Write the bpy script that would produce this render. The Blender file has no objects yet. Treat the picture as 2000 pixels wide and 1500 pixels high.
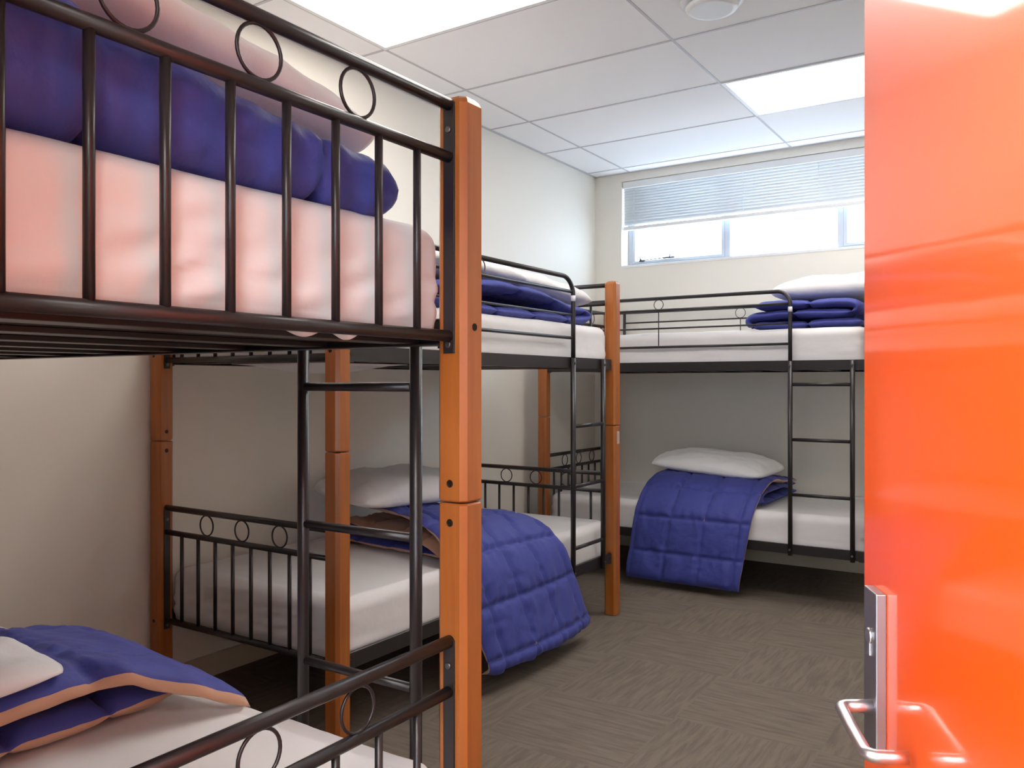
import bpy, bmesh, math, random
from mathutils import Vector, Matrix, noise
R = math.radians
random.seed(7)
scene = bpy.context.scene
col = scene.collection

def srgb(r, g, b):
    f = lambda c: ((c/255)/12.92 if c/255 <= .04045 else (((c/255)+.055)/1.055)**2.4)
    return (f(r), f(g), f(b), 1)

# ------------------------------------------------------------------ camera
YAW = R(33.205)
CY, SY = math.cos(YAW), math.sin(YAW)
EYE = 1.2
cd = bpy.data.cameras.new('camera')
cd.sensor_width = 36
cd.lens = 1609.0/2000*36
cd.shift_y = -0.001
cd.clip_start = .02
cam = bpy.data.objects.new('camera', cd)
cam.location = (0, 0, EYE)
cam.rotation_euler = (R(90), 0, YAW)
col.objects.link(cam)
scene.camera = cam

# ------------------------------------------------------------------ sky / world
w = bpy.data.worlds.new('sky')
scene.world = w
w.use_nodes = True
nt = w.node_tree
bg = nt.nodes['Background']
tc = nt.nodes.new('ShaderNodeTexCoord')
nz = nt.nodes.new('ShaderNodeTexNoise')
nz.inputs['Scale'].default_value = 3.0
nz.inputs['Detail'].default_value = 6
cr = nt.nodes.new('ShaderNodeValToRGB')
cr.color_ramp.elements[0].position = .42
cr.color_ramp.elements[0].color = (.52, .74, 1.0, 1)
cr.color_ramp.elements[1].position = .60
cr.color_ramp.elements[1].color = (.80, .89, 1.0, 1)
nt.links.new(tc.outputs['Generated'], nz.inputs['Vector'])
nt.links.new(nz.outputs['Fac'], cr.inputs['Fac'])
nt.links.new(cr.outputs['Color'], bg.inputs['Color'])
bg.inputs['Strength'].default_value = 4.5

# ------------------------------------------------------------------ exposure and lamp strengths
vs = scene.view_settings
vs.view_transform = 'Standard'
vs.look = 'None'
vs.gamma = 1
vs.use_curve_mapping = False
vs.exposure = 1.46
PANEL_STRENGTH = 3.3
CORRIDOR_FILL_STRENGTH = 9.0

# ------------------------------------------------------------------ materials
def mat(name, rgb, rough=.5, metal=0, spec=.5, coat=0, coat_rough=.1, bump=None, vary=None, sheen=0, emit=None):
    m = bpy.data.materials.new(name)
    m.use_nodes = True
    n = m.node_tree
    b = n.nodes['Principled BSDF']
    c = srgb(*rgb)
    b.inputs['Base Color'].default_value = c
    b.inputs['Roughness'].default_value = rough
    b.inputs['Metallic'].default_value = metal
    b.inputs['Specular IOR Level'].default_value = spec
    b.inputs['Coat Weight'].default_value = coat
    b.inputs['Coat Roughness'].default_value = coat_rough
    if sheen:
        b.inputs['Sheen Weight'].default_value = sheen
        b.inputs['Sheen Roughness'].default_value = .6
    t = n.nodes.new('ShaderNodeTexCoord')
    if vary:
        scale, amount, stretch = vary
        mp = n.nodes.new('ShaderNodeMapping')
        mp.inputs['Scale'].default_value = stretch
        ns = n.nodes.new('ShaderNodeTexNoise')
        ns.inputs['Scale'].default_value = scale
        ns.inputs['Detail'].default_value = 5
        mx = n.nodes.new('ShaderNodeMix')
        mx.data_type = 'RGBA'
        mx.inputs[6].default_value = tuple(x*(1-amount) for x in c[:3])+(1,)
        mx.inputs[7].default_value = tuple(min(1, x*(1+amount)) for x in c[:3])+(1,)
        n.links.new(t.outputs['Object'], mp.inputs['Vector'])
        n.links.new(mp.outputs['Vector'], ns.inputs['Vector'])
        n.links.new(ns.outputs['Fac'], mx.inputs[0])
        n.links.new(mx.outputs[2], b.inputs['Base Color'])
    if bump:
        scale, strength, dist = bump
        ns = n.nodes.new('ShaderNodeTexNoise')
        ns.inputs['Scale'].default_value = scale
        ns.inputs['Detail'].default_value = 4
        bp = n.nodes.new('ShaderNodeBump')
        bp.inputs['Strength'].default_value = strength
        bp.inputs['Distance'].default_value = dist
        n.links.new(t.outputs['Object'], ns.inputs['Vector'])
        n.links.new(ns.outputs['Fac'], bp.inputs['Height'])
        n.links.new(bp.outputs['Normal'], b.inputs['Normal'])
    return m

M = {}
M['wall'] = mat('painted_plaster', (238, 232, 221), .55, bump=(90, .08, .002))
M['ceiling_tile'] = mat('ceiling_tile', (247, 245, 246), .8, bump=(220, .15, .001))
M['tee'] = mat('white_tee_bar', (196, 194, 198), .5)
M['white_paint'] = mat('white_paint', (236, 236, 236), .4)
M['steel_black'] = mat('black_powder_coat', (40, 35, 36), .33, spec=.55, bump=(700, .08, .0003))
M['bolt'] = mat('zinc_bolt', (120, 118, 115), .35, metal=.9)
M['bolt_dark'] = mat('dark_bolt', (52, 38, 28), .4, metal=.6)
M['sheet'] = mat('white_sheet', (232, 228, 228), .75, bump=(26, .12, .01), sheen=.15)
M['pillow'] = mat('white_pillowcase', (236, 234, 234), .8, bump=(22, .2, .012), sheen=.15)
M['blue'] = mat('blue_duvet_fabric', (64, 71, 150), .62, spec=.35, bump=(30, .3, .012), sheen=.05)
M['tan'] = mat('tan_lining', (196, 152, 124), .7, bump=(40, .2, .006), sheen=.2)
M['base'] = mat('black_base_board', (28, 24, 24), .7)
M['steel'] = mat('satin_stainless', (222, 218, 220), .33, metal=1.0)
M['plate'] = mat('grey_stainless', (168, 164, 168), .42, metal=1.0)
M['orange'] = mat('orange_gloss_paint', (255, 88, 6), .35, spec=.6, coat=.9, coat_rough=.06, bump=(14, .03, .004))
M['sticker'] = mat('white_sticker', (232, 226, 236), .5)
M['tape'] = mat('grey_tape', (190, 176, 172), .5)
M['alu'] = mat('white_aluminium', (188, 190, 198), .4)
M['dark_metal'] = mat('dark_stay_metal', (60, 66, 72), .4, metal=.5)
M['skirting'] = mat('skirting_paint', (205, 194, 174), .45)

# wood: long grain with a warm orange varnish
def wood():
    m = bpy.data.materials.new('orange_varnished_timber')
    m.use_nodes = True
    n = m.node_tree
    b = n.nodes['Principled BSDF']
    b.inputs['Roughness'].default_value = .34
    b.inputs['Coat Weight'].default_value = .35
    b.inputs['Coat Roughness'].default_value = .2
    t = n.nodes.new('ShaderNodeTexCoord')
    mp = n.nodes.new('ShaderNodeMapping')
    mp.inputs['Scale'].default_value = (1, 1, .06)
    ns = n.nodes.new('ShaderNodeTexNoise')
    ns.inputs['Scale'].default_value = 42
    ns.inputs['Detail'].default_value = 5
    ns.inputs['Distortion'].default_value = .6
    n2 = n.nodes.new('ShaderNodeTexNoise')
    n2.inputs['Scale'].default_value = 3.2
    n2.inputs['Detail'].default_value = 2
    cr = n.nodes.new('ShaderNodeValToRGB')
    cr.color_ramp.elements[0].position = .3
    cr.color_ramp.elements[0].color = srgb(152, 82, 28)
    cr.color_ramp.elements[1].position = .72
    cr.color_ramp.elements[1].color = srgb(186, 110, 48)
    mx = n.nodes.new('ShaderNodeMath')
    mx.operation = 'MULTIPLY_ADD'
    mx.inputs[1].default_value = .55
    ad = n.nodes.new('ShaderNodeMath')
    ad.operation = 'MULTIPLY'
    ad.inputs[1].default_value = .45
    n.links.new(t.outputs['Object'], mp.inputs['Vector'])
    n.links.new(mp.outputs['Vector'], ns.inputs['Vector'])
    n.links.new(t.outputs['Object'], n2.inputs['Vector'])
    n.links.new(n2.outputs['Fac'], ad.inputs[0])
    n.links.new(ns.outputs['Fac'], mx.inputs[0])
    n.links.new(ad.outputs[0], mx.inputs[2])
    n.links.new(mx.outputs[0], cr.inputs['Fac'])
    n.links.new(cr.outputs['Color'], b.inputs['Base Color'])
    return m
M['wood'] = wood()

# carpet tiles laid quarter turn, streaky brown grey
def carpet():
    m = bpy.data.materials.new('streaky_carpet_tiles')
    m.use_nodes = True
    n = m.node_tree
    b = n.nodes['Principled BSDF']
    b.inputs['Roughness'].default_value = .95
    b.inputs['Specular IOR Level'].default_value = .15
    t = n.nodes.new('ShaderNodeTexCoord')
    ck = n.nodes.new('ShaderNodeTexChecker')
    ck.inputs['Scale'].default_value = 2.0
    ck.inputs['Color1'].default_value = (0, 0, 0, 1)
    ck.inputs['Color2'].default_value = (1, 1, 1, 1)
    of = n.nodes.new('ShaderNodeMapping')
    of.inputs['Location'].default_value = (.13, .21, .37)
    n.links.new(t.outputs['Object'], of.inputs['Vector'])
    n.links.new(of.outputs['Vector'], ck.inputs['Vector'])
    outs = []
    for sc in ((3.5, 34, 1), (34, 3.5, 1)):
        mp = n.nodes.new('ShaderNodeMapping')
        mp.inputs['Scale'].default_value = sc
        ns = n.nodes.new('ShaderNodeTexNoise')
        ns.inputs['Scale'].default_value = 1.6
        ns.inputs['Detail'].default_value = 4
        ns.inputs['Roughness'].default_value = .6
        ns.inputs['Distortion'].default_value = .5
        n.links.new(t.outputs['Object'], mp.inputs['Vector'])
        n.links.new(mp.outputs['Vector'], ns.inputs['Vector'])
        outs.append(ns)
    mx = n.nodes.new('ShaderNodeMix')
    mx.data_type = 'FLOAT'
    n.links.new(ck.outputs['Fac'], mx.inputs[0])
    n.links.new(outs[0].outputs['Fac'], mx.inputs[2])
    n.links.new(outs[1].outputs['Fac'], mx.inputs[3])
    cr = n.nodes.new('ShaderNodeValToRGB')
    cr.color_ramp.elements[0].position = .33
    cr.color_ramp.elements[0].color = srgb(108, 98, 89)
    cr.color_ramp.elements[1].position = .62
    cr.color_ramp.elements[1].color = srgb(124, 113, 102)
    n.links.new(mx.outputs[0], cr.inputs['Fac'])
    n.links.new(cr.outputs['Color'], b.inputs['Base Color'])
    pile = n.nodes.new('ShaderNodeTexNoise')
    pile.inputs['Scale'].default_value = 350
    bp = n.nodes.new('ShaderNodeBump')
    bp.inputs['Strength'].default_value = .35
    bp.inputs['Distance'].default_value = .003
    n.links.new(t.outputs['Object'], pile.inputs['Vector'])
    n.links.new(pile.outputs['Fac'], bp.inputs['Height'])
    n.links.new(bp.outputs['Normal'], b.inputs['Normal'])
    return m
M['carpet'] = carpet()

def emitter(name, rgb, s):
    m = bpy.data.materials.new(name)
    m.use_nodes = True
    n = m.node_tree
    n.nodes.remove(n.nodes['Principled BSDF'])
    e = n.nodes.new('ShaderNodeEmission')
    e.inputs['Color'].default_value = (*rgb, 1)
    e.inputs['Strength'].default_value = s
    n.links.new(e.outputs[0], n.nodes['Material Output'].inputs['Surface'])
    return m
M['lamp'] = emitter('lit_diffuser', (1.0, .955, .90), PANEL_STRENGTH)
M['corridor_fill'] = emitter('corridor_fill_emitter', (1.0, .955, .90), CORRIDOR_FILL_STRENGTH)

def glass():
    m = bpy.data.materials.new('window_glass')
    m.use_nodes = True
    n = m.node_tree
    n.nodes.remove(n.nodes['Principled BSDF'])
    tr = n.nodes.new('ShaderNodeBsdfTransparent')
    tr.inputs['Color'].default_value = (.95, .97, .97, 1)
    gl = n.nodes.new('ShaderNodeBsdfGlossy')
    gl.inputs['Roughness'].default_value = .02
    mx = n.nodes.new('ShaderNodeMixShader')
    mx.inputs[0].default_value = .06
    n.links.new(tr.outputs[0], mx.inputs[1])
    n.links.new(gl.outputs[0], mx.inputs[2])
    n.links.new(mx.outputs[0], n.nodes['Material Output'].inputs['Surface'])
    return m
M['glass'] = glass()

def blind_mat():
    m = mat('white_blind_slat', (226, 228, 231), .45)
    n = m.node_tree
    b = n.nodes['Principled BSDF']
    tl = n.nodes.new('ShaderNodeBsdfTranslucent')
    tl.inputs['Color'].default_value = (.85, .88, .92, 1)
    mx = n.nodes.new('ShaderNodeMixShader')
    mx.inputs[0].default_value = .05
    n.links.new(b.outputs[0], mx.inputs[1])
    n.links.new(tl.outputs[0], mx.inputs[2])
    n.links.new(mx.outputs[0], n.nodes['Material Output'].inputs['Surface'])
    return m
M['blind'] = blind_mat()

# ------------------------------------------------------------------ object helpers
def link(name, me, parent=None, loc=None):
    o = bpy.data.objects.new(name, me)
    col.objects.link(o)
    if parent is not None:
        o.parent = parent
    if loc is not None:
        o.location = loc
    return o

def empty(name, loc, rz=0):
    o = bpy.data.objects.new(name, None)
    o.empty_display_size = .1
    o.location = loc
    o.rotation_euler = (0, 0, rz)
    col.objects.link(o)
    return o

def tag(o, label=None, cat=None, group=None, kind=None):
    if label: o['label'] = label
    if cat: o['category'] = cat
    if group: o['group'] = group
    if kind: o['kind'] = kind
    return o

class MB:
    """collects shapes into one mesh"""
    def __init__(self):
        self.bm = bmesh.new()
    def box(self, x0, x1, y0, y1, z0, z1, bev=0, mi=0, seg=2):
        r = bmesh.ops.create_cube(self.bm, size=1)
        vs_ = r['verts']
        for v in vs_:
            v.co = Vector(((x0+x1)/2+v.co.x*(x1-x0), (y0+y1)/2+v.co.y*(y1-y0), (z0+z1)/2+v.co.z*(z1-z0)))
        fs = set(f for v in vs_ for f in v.link_faces)
        for f in fs: f.material_index = mi
        if bev:
            es = list(set(e for v in vs_ for e in v.link_edges))
            rr = bmesh.ops.bevel(self.bm, geom=es, offset=bev, segments=seg, profile=.5, affect='EDGES')
            for f in rr['faces']: f.material_index = mi
        return self
    def tube(self, pts, r, seg=14, mi=0, closed=False, caps=True):
        pts = [Vector(p) for p in pts]
        n = len(pts)
        tang = []
        for i in range(n):
            if closed:
                a, b = pts[i-1], pts[(i+1) % n]
            else:
                a, b = pts[max(0, i-1)], pts[min(n-1, i+1)]
            tang.append((b-a).normalized())
        t0 = tang[0]
        up = Vector((0, 0, 1)) if abs(t0.z) < .9 else Vector((1, 0, 0))
        nrm = (up - t0*up.dot(t0)).normalized()
        rings = []
        for i in range(n):
            t = tang[i]
            nrm = (nrm - t*nrm.dot(t)).normalized()
            bn = t.cross(nrm)
            rr = r[i] if isinstance(r, (list, tuple)) else r
            rings.append([self.bm.verts.new(pts[i]+(nrm*math.cos(2*math.pi*k/seg)+bn*math.sin(2*math.pi*k/seg))*rr) for k in range(seg)])
        m = n if closed else n-1
        for i in range(m):
            A, B = rings[i], rings[(i+1) % n]
            for k in range(seg):
                f = self.bm.faces.new((A[k], A[(k+1) % seg], B[(k+1) % seg], B[k]))
                f.smooth = True
                f.material_index = mi
        if caps and not closed:
            for ring, flip in ((rings[0], True), (rings[-1], False)):
                f = self.bm.faces.new(list(reversed(ring)) if flip else ring)
                f.material_index = mi
        return self
    def disc(self, c, axis, r, h, seg=24, mi=0, bev=0):
        """short cylinder centred on c, extruded by h along axis"""
        c = Vector(c); axis = Vector(axis).normalized()
        if bev:
            return self.tube([c, c+axis*(h-bev), c+axis*h], [r, r, r-bev], seg, mi)
        return self.tube([c, c+axis*h], r, seg, mi)
    def ring(self, c, u, v, R_, r, n=30, seg=8, mi=0):
        c, u, v = Vector(c), Vector(u), Vector(v)
        return self.tube([c+u*(R_*math.cos(2*math.pi*i/n))+v*(R_*math.sin(2*math.pi*i/n)) for i in range(n)], r, seg, mi, closed=True)
    def build(self, name, mats, parent=None, loc=None):
        bmesh.ops.recalc_face_normals(self.bm, faces=self.bm.faces)
        me = bpy.data.meshes.new(name)
        self.bm.to_mesh(me)
        self.bm.free()
        for m_ in (mats if isinstance(mats, (list, tuple)) else [mats]):
            me.materials.append(m_)
        return link(name, me, parent, loc)

def arc(cx, cz, r, a0, a1, n=8):
    return [(cx+r*math.cos(R(a0+(a1-a0)*i/n)), cz+r*math.sin(R(a0+(a1-a0)*i/n))) for i in range(n+1)]

# ------------------------------------------------------------------ room shell
WX, BY, HC = -2.885, 5.555, 2.748          # left wall, back wall, ceiling
RX = .62                                    # right wall
FY = .25                                    # inner face of the wall with the door
FT = .12
DJ0, DJ1 = -.66, .175                       # door opening
COR = -1.75                                 # far wall of the corridor
struct = lambda o: tag(o, kind='structure')

struct(MB().box(WX-.15, RX+.15, COR-.1, BY+.25, -.1, 0).build('floor', M['carpet']))
struct(MB().box(WX-.12, WX, COR, BY+.2, 0, HC+.1).build('wall_left', M['wall']))
struct(MB().box(RX, RX+.12, FY-FT, BY+.2, 0, HC+.1).build('wall_right', M['wall']))
mb = MB()
mb.box(WX, DJ0, FY-FT, FY, 0, HC+.1)
mb.box(DJ1, RX, FY-FT, FY, 0, HC+.1)
mb.box(DJ0, DJ1, FY-FT, FY, 2.10, HC+.1)
struct(mb.build('wall_front', M['wall']))
mb = MB()
CW = (-2.2, 1.6, .75, 2.25)                 # unseen window added behind the camera to let in daylight fill
mb.box(WX-.1, CW[0], COR-.1, COR, 0, HC+.1); mb.box(CW[1], RX+2.0, COR-.1, COR, 0, HC+.1)
mb.box(CW[0], CW[1], COR-.1, COR, 0, CW[2]); mb.box(CW[0], CW[1], COR-.1, COR, CW[3], HC+.1)
struct(mb.build('wall_corridor', M['wall']))
fill_win = struct(empty('added_window', (CW[0], COR-.06, CW[2])))
f = MB(); wl_, hl_ = CW[1]-CW[0], CW[3]-CW[2]
for x in (0, wl_/3-.02, 2*wl_/3-.02, wl_-.04): f.box(x, x+.04, -.02, .02, 0, hl_, .002)
f.box(.04, wl_-.04, -.018, .018, 0, .04, .002); f.box(.04, wl_-.04, -.018, .018, hl_-.04, hl_, .002)
f.build('window_frame', M['alu'], fill_win)
for i in range(3):
    MB().box(wl_/3*i+.022, wl_/3*(i+1)-.022, -.003, .003, .04, hl_-.04).build('window_pane', M['glass'], fill_win)
struct(MB().box(RX+1.9, RX+2.0, COR, FY, 0, HC+.1).build('wall_corridor_end', M['wall']))
struct(MB().box(RX+.12, RX+2.0, FY-FT, FY, 0, HC+.1).build('wall_corridor_side', M['wall']))
struct(MB().box(RX+.15, RX+2.0, COR, FY, -.1, 0).build('floor_corridor', M['carpet']))

# window wall
WL, WR, WB, WT = -2.666, -.36, 2.061, 2.690
mb = MB()
mb.box(WX, WL, BY, BY+.16, 0, HC+.1)
mb.box(WR, RX, BY, BY+.16, 0, HC+.1)
mb.box(WL, WR, BY, BY+.16, 0, WB)
mb.box(WL, WR, BY, BY+.16, WT, HC+.1)
struct(mb.build('wall_back', M['wall']))
struct(MB().box(WL-.004, WR+.004, BY-.004, BY+.10, WB-.012, WB+.006, .002).build('window_sill', M['white_paint']))

win = empty('window_1', (WL, BY+.12, WB))
struct(win)
def wb(x0, x1, z0, z1, y0=0, y1=.035, b=.003):
    return (x0-WL, x1-WL, y0, y1, z0-WB, z1-WB, b)
mb = MB()
mb.box(*wb(WL, WL+.035, WB, WT)); mb.box(*wb(WR-.035, WR, WB, WT))
mb.box(*wb(WL+.035, WR-.035, WB, WB+.03)); mb.box(*wb(WL+.035, WR-.035, WT-.03, WT))
for mx_ in (-1.905, -1.150):
    mb.box(*wb(mx_-.02, mx_+.02, WB+.03, WT-.03))
mb.build('window_frame', M['alu'], win)
edges = [WL+.035, -1.925, -1.885, -1.17, -1.13, WR-.035]
for i in range(3):
    a, b = edges[2*i], edges[2*i+1]
    if i != 1:
        s = MB()
        s.box(*wb(a, a+.022, WB+.03, WT-.03, -.006, .02)); s.box(*wb(b-.022, b, WB+.03, WT-.03, -.006, .02))
        s.box(*wb(a+.022, b-.022, WB+.03, WB+.05, -.006, .02)); s.box(*wb(a+.022, b-.022, WT-.05, WT-.03, -.006, .02))
        s.build('window_sash', M['alu'], win)
    MB().box(*wb(a+.002, b-.002, WB+.032, WT-.032, .014, .018, 0)).build('window_pane', M['glass'], win)
# casement stay and latch on the left sash
st = MB()
st.tube([(.12, -.02, .050), (.30, -.02, .056)], .0035, 8)
st.box(.10, .135, -.03, -.006, .040, .052, .002)
st.box(.285, .375, -.028, -.006, .050, .060, .003)
st.tube([(.115, -.02, .05), (.108, -.035, .072)], .004, 8)
st.tube([(.115, -.02, .05), (.095, -.03, .064)], .003, 8)
st.tube([(.335, -.02, .058), (.35, -.035, .075)], .004, 8)
st.build('window_stay', M['dark_metal'], win)

# venetian blind, half drawn up
bl = empty('venetian_blind', ((WL+WR)/2, BY+.03, WT))
tag(bl, 'white venetian blind half lowered over the high window', 'blind')
hw = (WR-WL)/2-.006
MB().box(-hw, hw, -.022, .024, -.050, -.002, .003).build('head_rail', M['white_paint'], bl)
mb = MB()
zb = 2.352-WT
z = -.062
k = 0
while z > zb+.012:
    step = .0205
    t = R(64)
    c_, s_ = math.cos(t)*.0145, math.sin(t)*.0145
    vsx = []
    for (dy, dz) in ((-c_, s_), (-c_*.35-.002, s_*.35), (c_*.35-.002, -s_*.35), (c_, -s_)):
        vsx.append((mb.bm.verts.new((-hw+.004, dy, z+dz)), mb.bm.verts.new((hw-.004, dy, z+dz))))
    for q in range(3):
        f = mb.bm.faces.new((vsx[q][0], vsx[q][1], vsx[q+1][1], vsx[q+1][0]))
        f.smooth = True
    z -= step
sl = mb.build('blind_slats', M['blind'], bl)
so = sl.modifiers.new('thickness', 'SOLIDIFY'); so.thickness = .0012
MB().box(-hw+.002, hw-.002, -.016, .016, zb-.022, zb+.004, .004).build('bottom_rail', M['white_paint'], bl)
for x in (-hw+.09, -hw+.9, hw-.9, hw-.12):
    MB().tube([(x, -.0165, -.04), (x, -.0165, zb-.002)], .0012, 6).build('blind_cord', M['white_paint'], bl)

# skirting
struct(MB().box(WX, WX+.012, FY, BY, 0, .09, .002).build('baseboard_left', M['skirting']))
struct(MB().box(WX+.012, RX-.012, BY-.012, BY, 0, .09, .002).build('baseboard_back', M['skirting']))
struct(MB().box(RX-.012, RX, FY, BY, 0, .09, .002).build('baseboard_right', M['skirting']))

# ceiling: recessed tiles in a tee grid
GX, GDX, GY, GDY = -1.432, 1.160, 3.513, .6315
xs = [GX+GDX*i for i in range(-3, 4)]
ys = [GY+GDY*i for i in range(-10, 5)]
lights = {(1, -2): 1, (2, 1): 1}
def cell(ix, iy):
    x0 = xs[ix]; y0 = ys[iy]
    return max(x0, WX), min(x0+GDX, RX), max(y0, FY), min(y0+GDY, BY)
light_cells = []
for ix in range(len(xs)-1):
    for iy in range(len(ys)-1):
        gx_, gy_ = ix-3, iy-10
        if (gx_, gy_) in ((-1, -2), (0, -2), (0, 1)):  # middle cell is an unseen panel, added to light the aisle and lower room
            light_cells.append((ix, iy))
mb = MB()
for ix in range(len(xs)-1):
    for iy in range(len(ys)-1):
        if (ix, iy) in light_cells: continue
        a, b, c, d = cell(ix, iy)
        if b-a < .03 or d-c < .03: continue
        mb.box(a+.002, b-.002, c+.002, d-.002, HC+.002, HC+.02, .002, seg=1)
mb.box(WX-.1, RX+.12, FY-FT, BY+.16, HC+.12, HC+.2)
struct(mb.build('ceiling', M['ceiling_tile']))
mb = MB()
for x in xs:
    if WX+.02 < x < RX-.02: mb.box(x-.0065, x+.0065, FY, BY, HC, HC+.03)
for y in ys:
    if FY+.02 < y < BY-.02: mb.box(WX, RX, y-.0065, y+.0065, HC-.0008, HC+.03)
for (x0, x1, y0, y1) in ((WX, WX+.022, FY, BY), (RX-.022, RX, FY, BY), (WX, RX, FY, FY+.022), (WX, RX, BY-.022, BY)):
    mb.box(x0, x1, y0, y1, HC-.001, HC+.03)
struct(mb.build('trim_1', M['tee']))
struct(MB().box(WX-.1, RX+2.0, COR-.1, FY-FT, HC, HC+.1).build('ceiling_corridor', M['ceiling_tile']))

for i, (ix, iy) in enumerate(sorted(light_cells)):
    a, b, c, d = cell(ix, iy)
    near = (ys[iy] < 3)
    L_ = empty('ceiling_light', ((a+b)/2, (c+d)/2, HC))
    tag(L_, ('large white ceiling light panel at the top of the photo, nearest the left wall' if ix == 2 else
                  'added fill light ceiling panel over the aisle, just above the top edge of the photo') if near
        else 'rectangular white ceiling light panel nearest the window, beside the orange door edge', 'ceiling light', 'recessed light panels')
    hx, hy = (b-a)/2-.004, (d-c)/2-.004
    f = MB()
    f.box(-hx, hx, -hy, -hy+.022, -.004, .03, .002); f.box(-hx, hx, hy-.022, hy, -.004, .03, .002)
    f.box(-hx, -hx+.022, -hy+.022, hy-.022, -.004, .03, .002); f.box(hx-.022, hx, -hy+.022, hy-.022, -.004, .03, .002)
    f.build('light_frame', M['white_paint'], L_)
    MB().box(-hx+.022, hx-.022, -hy+.022, hy-.022, .004, .010).build('light_diffuser', M['lamp'], L_)
# unseen fill lamp added behind the camera to brighten the room
L_ = empty('ceiling_light', (-.25, -.85, HC))
tag(L_, 'long added fill light panel in the corridor ceiling outside the door', 'ceiling light')
f = MB()
f.box(-1.2, 1.2, -.42, -.40, -.03, 0); f.box(-1.2, 1.2, .40, .42, -.03, 0); f.box(-1.2, -1.18, -.40, .40, -.03, 0); f.box(1.18, 1.2, -.40, .40, -.03, 0)
f.build('light_frame', M['white_paint'], L_)
MB().box(-1.18, 1.18, -.40, .40, -.022, -.014).build('light_diffuser', M['corridor_fill'], L_)

# round air valve
v = empty('ceiling_vent', (-1.150, 3.235, HC))
tag(v, 'round white air vent in the ceiling near the top of the orange door', 'vent')
MB().tube([(0, 0, .004), (0, 0, -.006), (0, 0, -.012)], [.128, .128, .112], 40).build('vent_flange', M['white_paint'], v)
MB().tube([(0, 0, -.012), (0, 0, -.022)], .060, 32).build('vent_stem', M['dark_metal'], v)
MB().tube([(0, 0, -.020), (0, 0, -.028), (0, 0, -.036), (0, 0, -.040)], [.100, .106, .100, .082], 40).build('vent_disc', M['white_paint'], v)

# ------------------------------------------------------------------ orange door (opened into the room) and its frame
mb = MB()
for x0, x1 in ((DJ0, DJ0+.03), (DJ1-.03, DJ1)):
    mb.box(x0, x1, FY-FT-.01, FY+.01, 0, 2.10, .002)
mb.box(DJ0+.03, DJ1-.03, FY-FT-.01, FY+.01, 2.07, 2.10, .002)
struct(mb.build('trim_2', M['white_paint']))
# leaf in its own frame: x runs from the hinge to the free edge, y = visible face normal, z up
tanv = .118
far = Vector((.406, .95)); dn = Vector((tanv, 1)).normalized()
LEAF = .80
hin = far - dn*LEAF
def c2w(cx, cz): return (CY*cx-SY*cz, SY*cx+CY*cz)
hx_, hy_ = c2w(*hin)
ex, ey = c2w(*far)
ang = math.atan2(ey-hy_, ex-hx_)
door = empty('door_1', (hx_, hy_, 0), ang)
struct(door)
leaf = MB().box(0, LEAF, -.040, 0, .012, 2.05, .0015).build('door_leaf', M['orange'], door)
# lock plate, keyhole cylinder and lever
pl = MB().box(LEAF-.0785, LEAF-.0365, 0, .011, .800, .9757, .0012).build('lock_plate', M['plate'], door)
k = MB()
kx = LEAF-.058
k.disc((kx, .0108, .926), (0, 1, 0), .0085, .003, 20, 0, .001)
k.box(kx-.0045, kx+.0045, .0105, .0132, .905, .924, .001)
k.build('key_cylinder', M['steel'], pl)
zz = .852
lx = LEAF-.066
# return-to-door lever: rose, neck, grip, return
pts = [(lx, .011, zz), (lx, .030, zz)]
rad = [.0078, .0068]
cr_ = .011
for i in range(7):
    a = math.pi/2*i/6
    pts.append((lx-cr_+cr_*math.cos(a), .0343+cr_*math.sin(a)*1.0, zz)); rad.append(.0065)
dl = -.010
pts.append((lx-.050, .0453, zz-.006)); rad.append(.0065)
gx2 = lx-.100
for i in range(7):
    a = math.pi/2*i/6
    pts.append((gx2+cr_-cr_*math.sin(a), .0343+cr_*math.cos(a), zz-.010)); rad.append(.0065)
pts.append((gx2, .024, zz-.010)); rad.append(.0065)
pts.append((gx2, .009, zz-.010)); rad.append(.0065)
MB().tube(pts, rad, 18).build('door_lever', M['steel'], door)
h = MB()
for z0 in (.25, 1.0, 1.8):
    h.tube([(-.006, -.004, z0), (-.006, -.004, z0+.09)], .005, 10)
h.build('door_hinge', M['steel'], door)

# ------------------------------------------------------------------ bunk bed
L, W = 1.970, .932
TOP, JOINT = 1.728, .9805
PW = .065
def post_half(z0, z1, top_round):
    """square post with chamfered corners, z0..z1"""
    mb = MB()
    h, c = PW/2, .0105
    def loop(h, c, z):
        return [mb.bm.verts.new((x, y, z)) for x, y in ((h, -h+c), (h, h-c), (h-c, h), (-h+c, h), (-h, h-c), (-h, -h+c), (-h+c, -h), (h-c, -h))]
    e = .003
    secs = [(h-e, c, z0), (h, c, z0+e)]
    if top_round:
        secs += [(h, c, z1-.016), (h-.003, c, z1-.008), (h-.009, c, z1-.002), (h-.016, c*.8, z1)]
    else:
        secs += [(h, c, z1-e), (h-e, c, z1)]
    loops = [loop(*s) for s in secs]
    for a, b in zip(loops, loops[1:]):
        for i in range(8):
            mb.bm.faces.new((a[i], a[(i+1) % 8], b[(i+1) % 8], b[i]))
    mb.bm.faces.new(list(reversed(loops[0]))); mb.bm.faces.new(loops[-1])
    return mb
LOW_M, UP_M = post_half(0, JOINT-.0015, False), post_half(JOINT+.0015, TOP, True)
low_o = LOW_M.build('post_source_low', M['wood']); up_o = UP_M.build('post_source_up', M['wood'])
LOW_ME, UP_ME = low_o.data, up_o.data
bpy.data.objects.remove(low_o); bpy.data.objects.remove(up_o)

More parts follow.
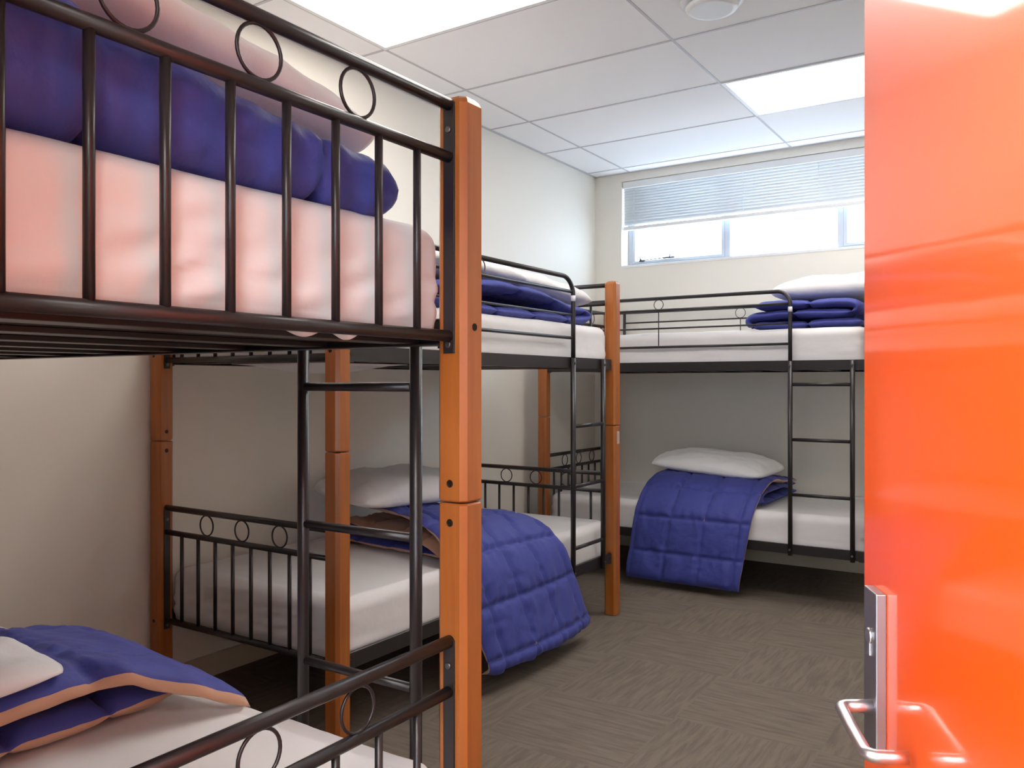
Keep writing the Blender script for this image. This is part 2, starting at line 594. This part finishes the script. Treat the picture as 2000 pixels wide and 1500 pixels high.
RINGR = .0385
def end_panel(bed, x, z_top, z_2, z_bot, inward):
    """tubular end panel across the bed at local x"""
    root = MB()
    ys0, ys1 = PW/2, W-PW/2
    root.tube([(x, ys0-.001, z_top), (x, ys1+.001, z_top)], .0114, 14)
    root.tube([(x, ys0-.001, z_2), (x, ys1+.001, z_2)], .0104, 14)
    root.tube([(x, ys0-.001, z_bot), (x, ys1+.001, z_bot)], .0105, 14)
    # flat mounting straps on the posts
    for y0, y1 in ((ys0, ys0+.004), (ys1-.004, ys1)):
        root.box(x-.0125, x+.0125, y0, y1, z_bot-.032, z_top+.004, .001)
    fr = root.build('end_panel', M['steel_black'], bed)
    for i in range(8):
        y = W/2+(i-3.5)*.0972
        MB().tube([(x, y, z_bot+.004), (x, y, z_2-.003)], .0069, 12).build('upright_bar', M['steel_black'], fr)
    for i in (-1, 0, 1):
        y = W/2+i*.1944
        MB().ring((x, y, (z_top+z_2)/2), (0, 1, 0), (0, 0, 1), RINGR*(z_top-z_2)/.0965, .0029).build('decorative_ring', M['steel_black'], fr)
    for y, d in ((ys0+.004, 1), (ys1-.004, -1)):
        for z in ((z_top+z_2)/2+.002, z_bot-.016):
            MB().disc((x, y, z), (0, d, 0), .0062, .0035, 14, 0, .0012).build('panel_bolt', M['bolt'], fr)
    return fr

def bunk(name_label, loc, rz, ladder_end, rungs, lad0, lad1, sticker=False, tape_post=None):
    bed = empty('bunk_bed', loc, rz)
    tag(bed, name_label, 'bunk bed', 'bunk beds with orange timber posts')
    # posts: four, each an upper and a lower length pinned at the joint
    for (px, py) in ((0, 0), (0, W), (L, 0), (L, W)):
        for me_, nm in ((LOW_ME, 'post'), (UP_ME, 'post')):
            p = link(nm, me_, bed, (px, py, 0))
            if me_ is LOW_ME:
                spots = [(JOINT-.037, 'end'), (.30, 'side')]
            else:
                spots = [(JOINT+.035, 'end'), (TOP-.425, 'side')]
            for z, where in spots:
                m1 = MB()
                if where == 'end':      # recessed bolt on the face across the bed, both ways round
                    s = 1 if py == 0 else -1
                    m1.ring((0, s*(PW/2+.0002), z), (1, 0, 0), (0, 0, 1), .0062, .0012, 16, 6)
                    m1.disc((0, s*(PW/2-.004), z), (0, s, 0), .0058, .0045, 14)
                else:
                    s = -1 if px == 0 else 1
                    m1.ring((s*(PW/2+.0002), 0, z), (0, 1, 0), (0, 0, 1), .0062, .0012, 16, 6)
                    m1.disc((s*(PW/2-.004), 0, z), (s, 0, 0), .0058, .0045, 14)
                m1.build('post_bolt', M['bolt_dark'], p)
            if tape_post == (px, py) and me_ is LOW_ME:
                MB().box(-.012, .014, -.0335, -.0325, .885, .950).build('tape_patch', M['tape'], p)
    # two levels of side rails, slats and end panels
    for lvl, (zr1, zt, z2, zb_) in enumerate(((.325, .727, .635, .300), (1.322, 1.709, 1.613, 1.286))):
        zr0 = zr1-.052
        for y, s in ((0, 1), (W, -1)):
            r = MB()
            r.box(PW/2, L-PW/2, y-s*.012 if s > 0 else y-.002+.010, y+.002 if s > 0 else y+.012, zr0, zr1, .001) if False else None
            a, b = (y-.010, y-.006) if s > 0 else (y+.006, y+.010)
            r.box(PW/2+.001, L-PW/2-.001, a, b, zr0, zr1, .0008, seg=1)
            c, d = (b, b+.034) if s > 0 else (a-.034, a)
            r.box(PW/2+.001, L-PW/2-.001, c, d, zr0, zr0+.004, .0008, seg=1)
            c2, d2 = (b, b+.010) if s > 0 else (a-.010, a)
            r.box(PW/2+.001, L-PW/2-.001, c2, d2, zr1-.004, zr1, .0008, seg=1)
            rail = r.build('side_rail', M['steel_black'], bed)
            for x, dx in ((PW/2, 1), (L-PW/2, -1)):
                bb = MB()
                x0, x1 = sorted((x, x+dx*.030))
                bb.box(x0, x1, min(a, b)-.002 if s > 0 else b, a if s > 0 else b+.002, zr0-.004, zr1-.006, .001)
                bb.disc((x+dx*.015, a-.002 if s > 0 else b+.002, (zr0+zr1)/2), (0, -s, 0), .006, .003, 14)
                bb.build('rail_bracket', M['steel_black'], rail)
        for i in range(8):
            x = .12+i*(L-.24)/7
            MB().box(x-.030, x+.030, .010, W-.010, zr0+.0045, zr0+.014, .001, seg=1).build('slat', M['steel_black'], bed)
        MB().box(.045, L-.045, .012, W-.012, zr0+.0145, zr0+.022).build('base_board', M['base'], bed)
        for x, inw in ((0, 1), (L, -1)):
            end_panel(bed, x, zt, z2, zb_, inw)
    # ladder
    if ladder_end == 'start': x0, x1 = lad0, lad1
    else: x0, x1 = L-lad1, L-lad0
    lad = MB()
    for x in (x0, x1):
        lad.tube([(x, -.021, .268), (x, -.021, 1.318)], .0125, 16)
    lo = lad.build('ladder', M['steel_black'], bed)
    for z in rungs:
        MB().tube([(x0+.010, -.021, z), (x1-.010, -.021, z)], .0092, 14).build('ladder_rung', M['steel_black'], lo)
    for x in (x0, x1):
        for z in (.30, 1.296):
            MB().disc((x, -.032, z), (0, -1, 0), .006, .004, 12, 0, .001).build('ladder_bolt', M['bolt'], lo)
    # open-side guard rail with a curled end beside the ladder
    inner = x1 if ladder_end == 'start' else x0
    outer = L-PW/2 if ladder_end == 'start' else PW/2
    d = 1 if ladder_end == 'start' else -1
    zt = 1.700; rr = .075
    pts = [(outer, -.006, zt)]
    steps = [(inner+d*rr - d*rr*math.sin(a), zt-rr+rr*math.cos(a)) for a in [math.pi/2*i/9 for i in range(10)]]
    pts += [(x, -.006-.015*min(1, i/9), z) for i, (x, z) in enumerate(steps)]
    pts += [(inner, -.021, 1.5), (inner, -.021, 1.318)]
    g = MB(); g.tube(pts, .0108, 16)
    go = g.build('guard_rail', M['steel_black'], bed)
    for z, r_ in ((1.630, .0078), (1.522, .0052), (1.412, .0075)):
        MB().tube([(outer, -.010, z), (inner+d*.006, -.018, z)], r_, 12).build('guard_bar', M['steel_black'], go)
    xm = (outer+inner)/2
    MB().ring((xm, -.012, 1.663), (1, 0, 0), (0, 0, 1), .029, .0024).build('decorative_ring', M['steel_black'], go)
    MB().tube([(xm, -.012, 1.630), (xm, -.012, 1.412)], .0032, 8).build('guard_tie', M['steel_black'], go)
    if sticker:
        MB().tube([(inner, -.021, 1.585), (inner, -.021, 1.612)], .0114, 16).build('sticker', M['sticker'], go)
    # wall-side guard rail
    zt = 1.712
    g = MB(); g.tube([(PW/2, W+.004, zt), (L-PW/2, W+.004, zt)], .0095, 14)
    for x in (.125, L-.125):
        g.tube([(x, W+.004, zt), (x, W+.004, 1.30)], .0105, 12)
    gw = g.build('guard_rail', M['steel_black'], bed)
    MB().tube([(.13, W+.004, 1.637), (L-.13, W+.004, 1.637)], .0055, 10).build('guard_bar', M['steel_black'], gw)
    MB().tube([(.13, W+.004, 1.52), (L-.13, W+.004, 1.52)], .0055, 10).build('guard_bar', M['steel_black'], gw)
    MB().ring((L/2, W+.004, 1.675), (1, 0, 0), (0, 0, 1), .034, .0022).build('decorative_ring', M['steel_black'], gw)
    MB().tube([(L/2, W+.004, 1.637), (L/2, W+.004, 1.52)], .0032, 8).build('guard_tie', M['steel_black'], gw)
    return bed

X1, Y1 = -.922, 1.233
X2, Y2 = -1.908, 1.8975
X3, Y3 = -2.744, 4.572
B1 = bunk('black bunk bed nearest the door, its large timber post in the foreground', (X1, Y1, 0), R(180), 'start', (1.192, .894, .597), .125, .443)
B2 = bunk('middle bunk bed standing lengthwise along the left wall', (X2, Y2, 0), R(90), 'end', (.995, .710, .415), .147, .457, True, (L, 0))
B3 = bunk('bunk bed against the back wall under the window, blue folded quilt at its upper right', (X3, Y3, 0), 0, 'end', (1.192, .894, .597), .090, .407, True)

# ------------------------------------------------------------------ soft goods
def fbm(p, s, seed=0.0, octv=3):
    v, a, f = 0, 1, 1
    for _ in range(octv):
        v += a*noise.noise(Vector((p[0]*s*f+seed, p[1]*s*f+seed*1.7, p[2]*s*f-seed)))
        a *= .5; f *= 2.1
    return v

def bed_point(bed, x, y, z):
    c, s = math.cos(bed.rotation_euler[2]), math.sin(bed.rotation_euler[2])
    return Vector((bed.location.x+c*x-s*y, bed.location.y+s*x+c*y, z))

def mattress(bed, z0, z1, label, seed, group='white sheeted mattresses'):
    """rounded box with a fitted sheet; local frame of the bed"""
    x0, x1, y0, y1 = .024, L-.024, .010, W-.010
    nx, ny, nz_ = 84, 84, 20
    r = .046
    root = bpy.data.objects.new('mattress', None)
    bm = bmesh.new()
    verts = {}
    cx, cy, cz = (x0+x1)/2, (y0+y1)/2, (z0+z1)/2
    hx, hy, hz = (x1-x0)/2, (y1-y0)/2, (z1-z0)/2
    def vert(i, j, k):
        key = (i, j, k)
        if key in verts: return verts[key]
        # finer steps toward the edges
        f = lambda t: math.copysign(abs(t)**.9, t)
        p = Vector((f(2*i/nx-1)*hx, f(2*j/ny-1)*hy, (2*k/nz_-1)*hz))
        q = Vector((max(-hx+r, min(hx-r, p.x)), max(-hy+r, min(hy-r, p.y)), max(-hz+r*.8, min(hz-r*.8, p.z))))
        d = p-q
        nrm = d.normalized() if d.length > 1e-6 else Vector((0, 0, 1 if k > nz_/2 else -1))
        if d.length > 1e-6:
            rad = r if (abs(d.x) > 1e-6 or abs(d.y) > 1e-6) and abs(d.z) > 1e-6 or (abs(d.x) > 1e-6 and abs(d.y) > 1e-6) else d.length
            p = q+nrm*min(rad, d.length if rad != r else r)
        # wrinkles: soft swells on top, diagonal drag folds on the end faces
        wv = Vector((p.x+cx, p.y+cy, p.z))
        top = max(0, min(1, (p.z/hz)))
        a = .0045*fbm(wv, 3.0, seed)
        side = min(1, max(0, (abs(p.x)-(hx-.12))/.12))
        n1 = fbm((wv.x, wv.y, wv.z), 3.2, seed+3, 2)
        fold = math.sin(wv.y*50+wv.z*95+3.2*n1)*.6+.5*math.sin(wv.y*19+wv.z*150+4*n1+seed)
        low = max(0, min(1, .62-p.z/hz*.7))
        patch = max(0, min(1, .5+1.3*fbm((wv.y*1.2, seed, wv.x*.6), 2.2, seed+1, 2)))
        a += side*(.012*fold*low*(.3+.9*patch)-.004)*(1 if abs(p.x) > hx-.03 else .3)
        edge = min(1, max(0, (abs(p.y)-(hy-.06))/.06))
        a += edge*.004*fbm(wv, 9, seed+9)
        if p.z < -hz*.4: a *= .5
        p = p+nrm*a
        if k == 0: p.z = -hz+.001
        v_ = bm.verts.new((p.x+cx, p.y+cy, p.z+cz))
        verts[key] = v_
        return v_
    def quad(a, b, c, d):
        f = bm.faces.new((vert(*a), vert(*b), vert(*c), vert(*d))); f.smooth = True
    for i in range(nx):
        for j in range(ny):
            quad((i, j, nz_), (i+1, j, nz_), (i+1, j+1, nz_), (i, j+1, nz_))
            quad((i, j, 0), (i, j+1, 0), (i+1, j+1, 0), (i+1, j, 0))
        for k in range(nz_):
            quad((i, 0, k), (i+1, 0, k), (i+1, 0, k+1), (i, 0, k+1))
            quad((i, ny, k), (i, ny, k+1), (i+1, ny, k+1), (i+1, ny, k))
    for j in range(ny):
        for k in range(nz_):
            quad((0, j, k), (0, j, k+1), (0, j+1, k+1), (0, j+1, k))
            quad((nx, j, k), (nx, j+1, k), (nx, j+1, k+1), (nx, j, k+1))
    bpy.data.objects.remove(root)
    me = bpy.data.meshes.new('mattress')
    bmesh.ops.recalc_face_normals(bm, faces=bm.faces)
    bm.to_mesh(me); bm.free()
    me.materials.append(M['sheet'])
    o = link('mattress', me)
    o.location = bed.location.copy(); o.rotation_euler = bed.rotation_euler.copy()
    tag(o, label, 'mattress', group)
    return o

MZL, MZU = .296, 1.293
MT = {}
MT['B1U'] = mattress(B1, MZU, 1.482, 'white sheeted upper mattress of the nearest bunk, behind large black vertical bars', 1.3)
mattress(B1, MZL, .483, 'white lower mattress of the nearest bunk, at the bottom left of the photo', 2.3)
MT['B2U'] = mattress(B2, MZU, 1.478, 'white sheeted upper mattress of the middle bunk, right behind the large front post', 3.3)
mattress(B2, MZL, .483, 'white sheeted lower mattress of the middle bunk, wrinkled at its barred foot end', 4.3)
mattress(B3, MZU, 1.490, 'white sheeted upper mattress of the bunk under the window', 5.3)
mattress(B3, MZL, .483, 'white sheeted lower mattress of the bunk under the window', 6.3)

def catmull(P, n):
    P = [Vector(p) for p in P]
    Q = [P[0]*2-P[1]]+P+[P[-1]*2-P[-2]]
    out = []
    for i in range(1, len(Q)-2):
        for k in range(14):
            t = k/14
            p0, p1, p2, p3 = Q[i-1], Q[i], Q[i+1], Q[i+2]
            out.append(.5*((2*p1)+(p2-p0)*t+(2*p0-5*p1+4*p2-p3)*t*t+(3*p1-p0-3*p2+p3)*t**3))
    out.append(P[-1])
    cum = [0]
    for a, b in zip(out, out[1:]): cum.append(cum[-1]+(b-a).length)
    res = []
    j = 0
    for i in range(n+1):
        s = cum[-1]*i/n
        while j < len(cum)-2 and cum[j+1] < s: j += 1
        u = (s-cum[j])/max(1e-9, cum[j+1]-cum[j])
        res.append(out[j].lerp(out[j+1], u))
    return res, cum[-1]

def quilt(name, path, A, WD, wfun, T=.035, quiltsize=.20, label='', seed=0, outer='up', band=None, wave=.0,
          stitch=True, heave=None, wr=.006, parent=None, group=None, hem_tan=True, fall=None, cat='quilt', inner_blue=False):
    """puffy quilt: 2-D path (a, z) swept along WD; wfun(s, a, z) -> (w0, w1); A, WD world unit vectors"""
    n = max(40, int(catmull(path, 10)[1]/.009))
    C, length = catmull(path, n)
    nw = 76
    A, WD, Z = Vector(A), Vector(WD), Vector((0, 0, 1))
    bm = bmesh.new()
    out_r, in_r = [], []
    for i in range(n+1):
        p = C[i]
        tg = (C[min(n, i+1)]-C[max(0, i-1)]).normalized()
        nr = Vector((-tg.y, tg.x))
        s = length*i/n
        w0, w1 = wfun(i/n, p.x, p.y)
        ro, ri = [], []
        for j in range(nw+1):
            t = j/nw
            wv = w0+(w1-w0)*t
            ww = (wv-w0)
            wt = w1-w0
            puff = 1.0; pucker = 0
            if stitch:
                d1 = abs((s/quiltsize+.13*seed+.5) % 1-.5)*quiltsize
                d2 = abs((ww/quiltsize+.31*seed+.5) % 1-.5)*quiltsize
                dd = min(d1, d2)
                puff = 1-.78*math.exp(-(dd/.010)**2)-.22*math.exp(-(dd/.045)**2)
                kn = fbm((s*2, ww*2, seed), 4, seed+2, 2)
                pucker = .0035*math.exp(-(d1/.05)**2)*math.sin(ww*95+5*kn)+.0022*math.exp(-(d2/.045)**2)*math.sin(s*90+5*kn)
            e = min(s, length-s)
            f = min(ww, wt-ww)
            taper = min(1, (.10+e/.035)) ** .7 * min(1, (.10+f/.035))**.7
            th = T*puff*taper
            base = A*p.x+Z*p.y+WD*wv
            k1 = fbm(base, 5, seed, 2)
            k2 = fbm(base, 24, seed+5, 2)
            nrm = (A*nr.x+Z*nr.y)
            # long pull folds run along the path and grow where the cloth hangs
            g = wave*(math.sin(wv*31+5*fbm((s*1.6, wv*2, seed), 1.5, seed))+.5*math.sin(wv*66+s*9+4*fbm((s, wv, seed), 2.5, seed+3)))*(fall(i/n) if fall else 1)
            off = wr*k1*.55+wr*.12*k2+g
            c = base+nrm*off
            if heave: c = c+heave(i/n, t, base)
            c = c+nrm*pucker*min(1, f/.05)*min(1, e/.05)
            ro.append(bm.verts.new(c+nrm*(th/2+wr*.12*k2)))
            ri.append(bm.verts.new(c-nrm*(th/2)))
        out_r.append(ro); in_r.append(ri)
    def face(vs_, mi):
        f = bm.faces.new(vs_); f.smooth = True; f.material_index = mi
    o_mi, i_mi = (0, 1) if outer == 'up' else (1, 0)
    for i in range(n):
        for j in range(nw):
            mo, mi_ = o_mi, i_mi
            if band:
                for (b0, b1) in band:
                    if b0 <= i/n < b1: mo = 1; mi_ = 1
            face((out_r[i][j], out_r[i+1][j], out_r[i+1][j+1], out_r[i][j+1]), mo)
            face((in_r[i][j], in_r[i][j+1], in_r[i+1][j+1], in_r[i+1][j]), mi_)
    rim = 1 if hem_tan else 0
    for i in range(n):
        face((out_r[i][0], in_r[i][0], in_r[i+1][0], out_r[i+1][0]), rim)
        face((out_r[i][nw], out_r[i+1][nw], in_r[i+1][nw], in_r[i][nw]), rim)
    for j in range(nw):
        face((out_r[0][j], out_r[0][j+1], in_r[0][j+1], in_r[0][j]), rim)
        face((out_r[n][j], in_r[n][j], in_r[n][j+1], out_r[n][j+1]), rim)
    bmesh.ops.recalc_face_normals(bm, faces=bm.faces)
    me = bpy.data.meshes.new(name)
    bm.to_mesh(me); bm.free()
    me.materials.append(M['blue']); me.materials.append(M['blue' if inner_blue else 'tan'])
    o = link(name, me, parent)
    if parent is None: tag(o, label, cat, group)
    return o

def pillow(center, size, rz, tilt=(0, 0), label='', seed=0, group='white pillows', flat=.35, sag=None):
    sx, sy, h = size
    n, m_ = 46, 34
    bm = bmesh.new()
    top, bot = [], []
    for i in range(n+1):
        rt, rb = [], []
        for j in range(m_+1):
            u, v_ = 2*i/n-1, 2*j/m_-1
            u = math.copysign(abs(u)**.85, u); v_ = math.copysign(abs(v_)**.85, v_)
            x = u*sx/2*(1-.085*abs(v_)**5*abs(u)**2)
            y = v_*sy/2*(1-.085*abs(u)**5*abs(v_)**2)
            hh = h*((1-abs(u)**3.2)**.5)*((1-abs(v_)**3.2)**.5)
            k = fbm((x, y, 0), 8, seed, 3)
            k2 = fbm((x*1.0, y*3.0, .3), 6, seed+4, 3)
            edge = 1-min(1, hh/h*1.4)
            zz_ = hh*.72+.010*k*(1-.4*edge)+.007*k2
            rim = (i in (0, n) or j in (0, m_))
            base = sag(x, y) if sag else 0
            wob = .006*fbm((x, y, 1), 14, seed+8, 2)*(1 if rim else 0)
            if rim:
                p = bm.verts.new((x+wob, y-wob, base+.004*k))
                rt.append(p); rb.append(p)
            else:
                rt.append(bm.verts.new((x, y, base+max(.004, zz_))))
                rb.append(bm.verts.new((x, y, base-max(.002, hh*.34))))
        top.append(rt); bot.append(rb)
    for i in range(n):
        for j in range(m_):
            f = bm.faces.new((top[i][j], top[i+1][j], top[i+1][j+1], top[i][j+1])); f.smooth = True
            f = bm.faces.new((bot[i][j], bot[i][j+1], bot[i+1][j+1], bot[i+1][j])); f.smooth = True
    bmesh.ops.recalc_face_normals(bm, faces=bm.faces)
    me = bpy.data.meshes.new('pillow')
    bm.to_mesh(me); bm.free()
    me.materials.append(M['pillow'])
    o = link('pillow', me)
    o.location = center
    o.rotation_euler = (tilt[0], tilt[1], rz)
    tag(o, label, 'pillow', group)
    return o

lerp = lambda a, b, t: a+(b-a)*max(0, min(1, t))
QG = 'blue quilts on the bunks'
# 1 upper, nearest bunk: folded quilt bulging behind the bars. path in (x, z), swept along y
def h1(s, t, p):
    k = max(0, min(1, (p.z-1.50)/.075))
    return Vector((0, 0, k*(.085*max(0, 1-t*1.5)**1.2+.030*math.sin(math.pi*min(1, t*1.1))*(1-t)-.018*max(0, t-.75)/.25)))
quilt('quilt', [(-1.62, 1.512), (-1.30, 1.508), (-1.03, 1.509), (-.972, 1.530), (-.972, 1.562), (-1.03, 1.580), (-1.3, 1.578), (-1.55, 1.575)],
      (1, 0, 0), (0, 1, 0), lambda s, a, z: (.33, 1.105),
      T=.054, label='blue quilt folded flat on the upper mattress behind the large black bars', seed=1.1, group=QG, hem_tan=False, inner_blue=True, outer='down', wr=.008, quiltsize=.36,
      heave=h1)
pillow((-1.25, .775, 1.668), (.48, .75, .105), 0, (R(-9), R(-9)), 'white pillow lying on the blue quilt of the upper nearest bunk, at the top left', 2.2)

# 1 lower, nearest bunk: folded quilt with tan border
q = quilt('quilt', [(-2.06, .522), (-1.85, .520), (-1.70, .520), (-1.625, .512)],
      (1, 0, 0), (0, 1, 0), lambda s, a, z: (.32, 1.12),
      T=.062, label='blue quilt with a tan border folded on the lower nearest bunk, at the bottom left', seed=2.4, group=QG, outer='up', wr=.010)
quilt('quilt_fold', [(-2.20, .505), (-2.16, .565), (-2.06, .598), (-1.85, .604), (-1.68, .602), (-1.62, .590), (-1.60, .570)],
      (1, 0, 0), (0, 1, 0), lambda s, a, z: (.31, 1.198), T=.032, seed=3.1, outer='up', band=[(.968, 1.01)], wr=.008, wave=.004, parent=q, quiltsize=.30,
      heave=lambda s, t, p: Vector((lerp(0, .13, (t-.70)/.30)*max(0, (s-.5)/.5), 0,
                                   -lerp(0, .075, (t-.76)/.24)*(.35+.65*s)+.010*math.sin(t*3.1)+.006*math.sin(t*11)*s)))
pillow((-1.82, .580, .628), (.46, .62, .062), 0, (R(2), R(0)), 'white pillow corner on the blue quilt of the lower nearest bunk, far left', 5.2)

# 2 upper, middle bunk: folded quilt, path in (y, z), swept along x
quilt('quilt', [(2.42, 1.525), (2.62, 1.508), (3.0, 1.506), (3.45, 1.506), (3.64, 1.515), (3.690, 1.537), (3.64, 1.558), (3.48, 1.560), (3.36, 1.580), (3.20, 1.592), (3.0, 1.592), (2.70, 1.588), (2.46, 1.572), (2.40, 1.548)],
      (0, 1, 0), (-1, 0, 0), lambda s, a, z: (1.940, 2.62), T=.050, label='blue quilt folded on the upper middle bunk behind the curved guard rail', seed=4.1, group=QG,
      outer='down', hem_tan=False, inner_blue=True, wr=.009, quiltsize=.30,
      heave=lambda s, t, p: Vector((0, 0, .018*math.sin(math.pi*max(0, min(1, (s-.62)/.3))))))
pillow((-2.22, 2.80, 1.662), (.50, .84, .105), R(2), (R(-1), R(-5)), 'white pillow on the upper middle bunk, just right of the large front post', 7.3)
pillow((-2.22, 3.46, 1.640), (.48, .74, .105), R(-3), (R(-5), R(-3)), 'white pillow on the upper middle bunk, at the curved end of the guard rail', 8.3)

# 2 lower, middle bunk: quilt over the folded pile, then hanging over the aisle side; path in (x, z), swept along y
q2 = quilt('quilt', [(-2.76, .640), (-2.55, .652), (-2.30, .650), (-2.08, .630), (-1.95, .570), (-1.865, .46), (-1.835, .33), (-1.810, .20), (-1.790, .105), (-1.83, .075)],
      (1, 0, 0), (0, 1, 0),
      lambda s, a, z: (2.80-.30*max(0, min(1, (a+2.76)/.80))+.10*max(0, (.5-z)/.5), 3.16+.10*max(0, (a+2.76)/.8)+.14*max(0, (.5-z)/.5)),
      T=.038, quiltsize=.205, label='blue quilt on the lower middle bunk, hanging over its side nearly to the carpet', seed=5.0, group=QG,
      wr=.009, wave=.0035, fall=lambda u: max(0, (u-.55)/.45),
      heave=lambda s, t, p: Vector((.05*math.sin(math.pi*t)*max(0, (s-.6)/.4)*.6, 0, -.085*max(0, t-.45)*max(0, 1-abs(s-.25)/.5)*2)))
quilt('quilt_fold', [(-2.74, .556), (-2.4, .566), (-2.1, .552), (-1.99, .530)], (1, 0, 0), (0, 1, 0),
      lambda s, a, z: (2.72-.20*max(0, min(1, (a+2.74)/.75)), 3.12), T=.044, seed=6.6, outer='down', wr=.010, wave=.004, parent=q2,
      heave=lambda s, t, p: Vector((0, 0, .010*math.sin(s*9+1)*max(0, 1-t*3))))
quilt('quilt_fold', [(-2.74, .510), (-2.4, .508), (-2.1, .508), (-1.97, .508)], (1, 0, 0), (0, 1, 0),
      lambda s, a, z: (2.66-.08*s, 3.10), T=.034, seed=7.6, outer='up', wr=.006, parent=q2)
pillow((-2.50, 2.875, .712), (.48, .68, .130), R(-14), (R(0), R(4)), 'white pillow on the blue quilt of the lower middle bunk, against the left wall', 9.1)

# 3 upper, bunk under the window: thick folded quilt, path in (x, z), swept along y
q3 = quilt('quilt', [(-.83, 1.522), (-1.1, 1.520), (-1.38, 1.520), (-1.435, 1.545), (-1.40, 1.572), (-1.30, 1.575), (-1.1, 1.578), (-.90, 1.576), (-.855, 1.600), (-.90, 1.628), (-1.1, 1.632), (-1.32, 1.634), (-1.40, 1.62)],
      (1, 0, 0), (0, 1, 0), lambda s, a, z: (4.615, 5.28), T=.048, label='thick blue folded quilt on the upper bunk under the window, beside the orange door edge', seed=8.2, group=QG,
      outer='up', hem_tan=False, inner_blue=True, wr=.010, quiltsize=.30)
pillow((-.98, 4.98, 1.715), (.76, .52, .135), 0, (R(0), R(0)), 'bright white pillow on the thick folded quilt of the upper bunk under the window', 10.4)

# 3 lower: quilt hanging over the front; path in (y, z) from the wall to the aisle, swept along x
q4 = quilt('quilt', [(5.42, .600), (5.20, .622), (4.98, .640), (4.80, .630), (4.66, .575), (4.555, .46), (4.520, .33), (4.505, .20), (4.490, .10), (4.500, .045)],
      (0, 1, 0), (1, 0, 0),
      lambda s, a, z: (-2.07-.05*max(0, (.62-z)/.5), -1.36-.075*max(0, (.62-z)/.5)),
      T=.038, quiltsize=.205, label='blue quilt on the lower bunk under the window, hanging straight down over its front', seed=9.3, group=QG,
      wr=.009, wave=.0035, fall=lambda u: max(0, (u-.5)/.5), outer='down',
      heave=lambda s, t, p: Vector((0, 0, -.035*max(0, t-.3)*max(0, min(1, 1-(s-.25)/.45)))))
quilt('quilt_fold', [(5.42, .512), (5.0, .512), (4.78, .512), (4.69, .530), (4.68, .552), (4.76, .566), (5.0, .570), (5.40, .560)],
      (0, 1, 0), (1, 0, 0), lambda s, a, z: (-2.00, -1.365), T=.038, seed=11.6, outer='down', wr=.009, parent=q4, hem_tan=False, inner_blue=True)
quilt('quilt_fold', [(4.66, .50), (4.575, .44), (4.560, .25), (4.556, .10), (4.55, .030)],
      (0, 1, 0), (1, 0, 0), lambda s, a, z: (-2.0, -1.52), T=.018, seed=12.6, outer='up', wr=.004, parent=q4, stitch=False, band=[(0, 1.1)])
pillow((-1.760, 5.05, .682), (.74, .50, .118), R(-4), (R(3), R(3.5)), 'white pillow on top of the blue quilt of the lower bunk under the window', 12.1)

# sheet bellies sagging through the slats
def sag(parent, x0, x1, y0, y1, z, d):
    bm = bmesh.new(); n = 14
    g = [[bm.verts.new((x0+(x1-x0)*i/n, y0+(y1-y0)*j/n, z-d*(1-(2*i/n-1)**2)*(1-(2*j/n-1)**2))) for j in range(n+1)] for i in range(n+1)]
    for i in range(n):
        for j in range(n):
            f = bm.faces.new((g[i][j], g[i+1][j], g[i+1][j+1], g[i][j+1])); f.smooth = True
    me = bpy.data.meshes.new('sheet_sag'); bm.to_mesh(me); bm.free(); me.materials.append(M['sheet'])
    o = link('sheet_sag', me, parent)
    md = o.modifiers.new('thickness', 'SOLIDIFY'); md.thickness = .002
    return o
sag(MT['B2U'], .14, .60, .22, .70, 1.2725, .034)
sag(MT['B1U'], .004, .05, .335, .385, 1.283, .011)
sag(MT['B1U'], .004, .05, .255, .285, 1.283, .012)
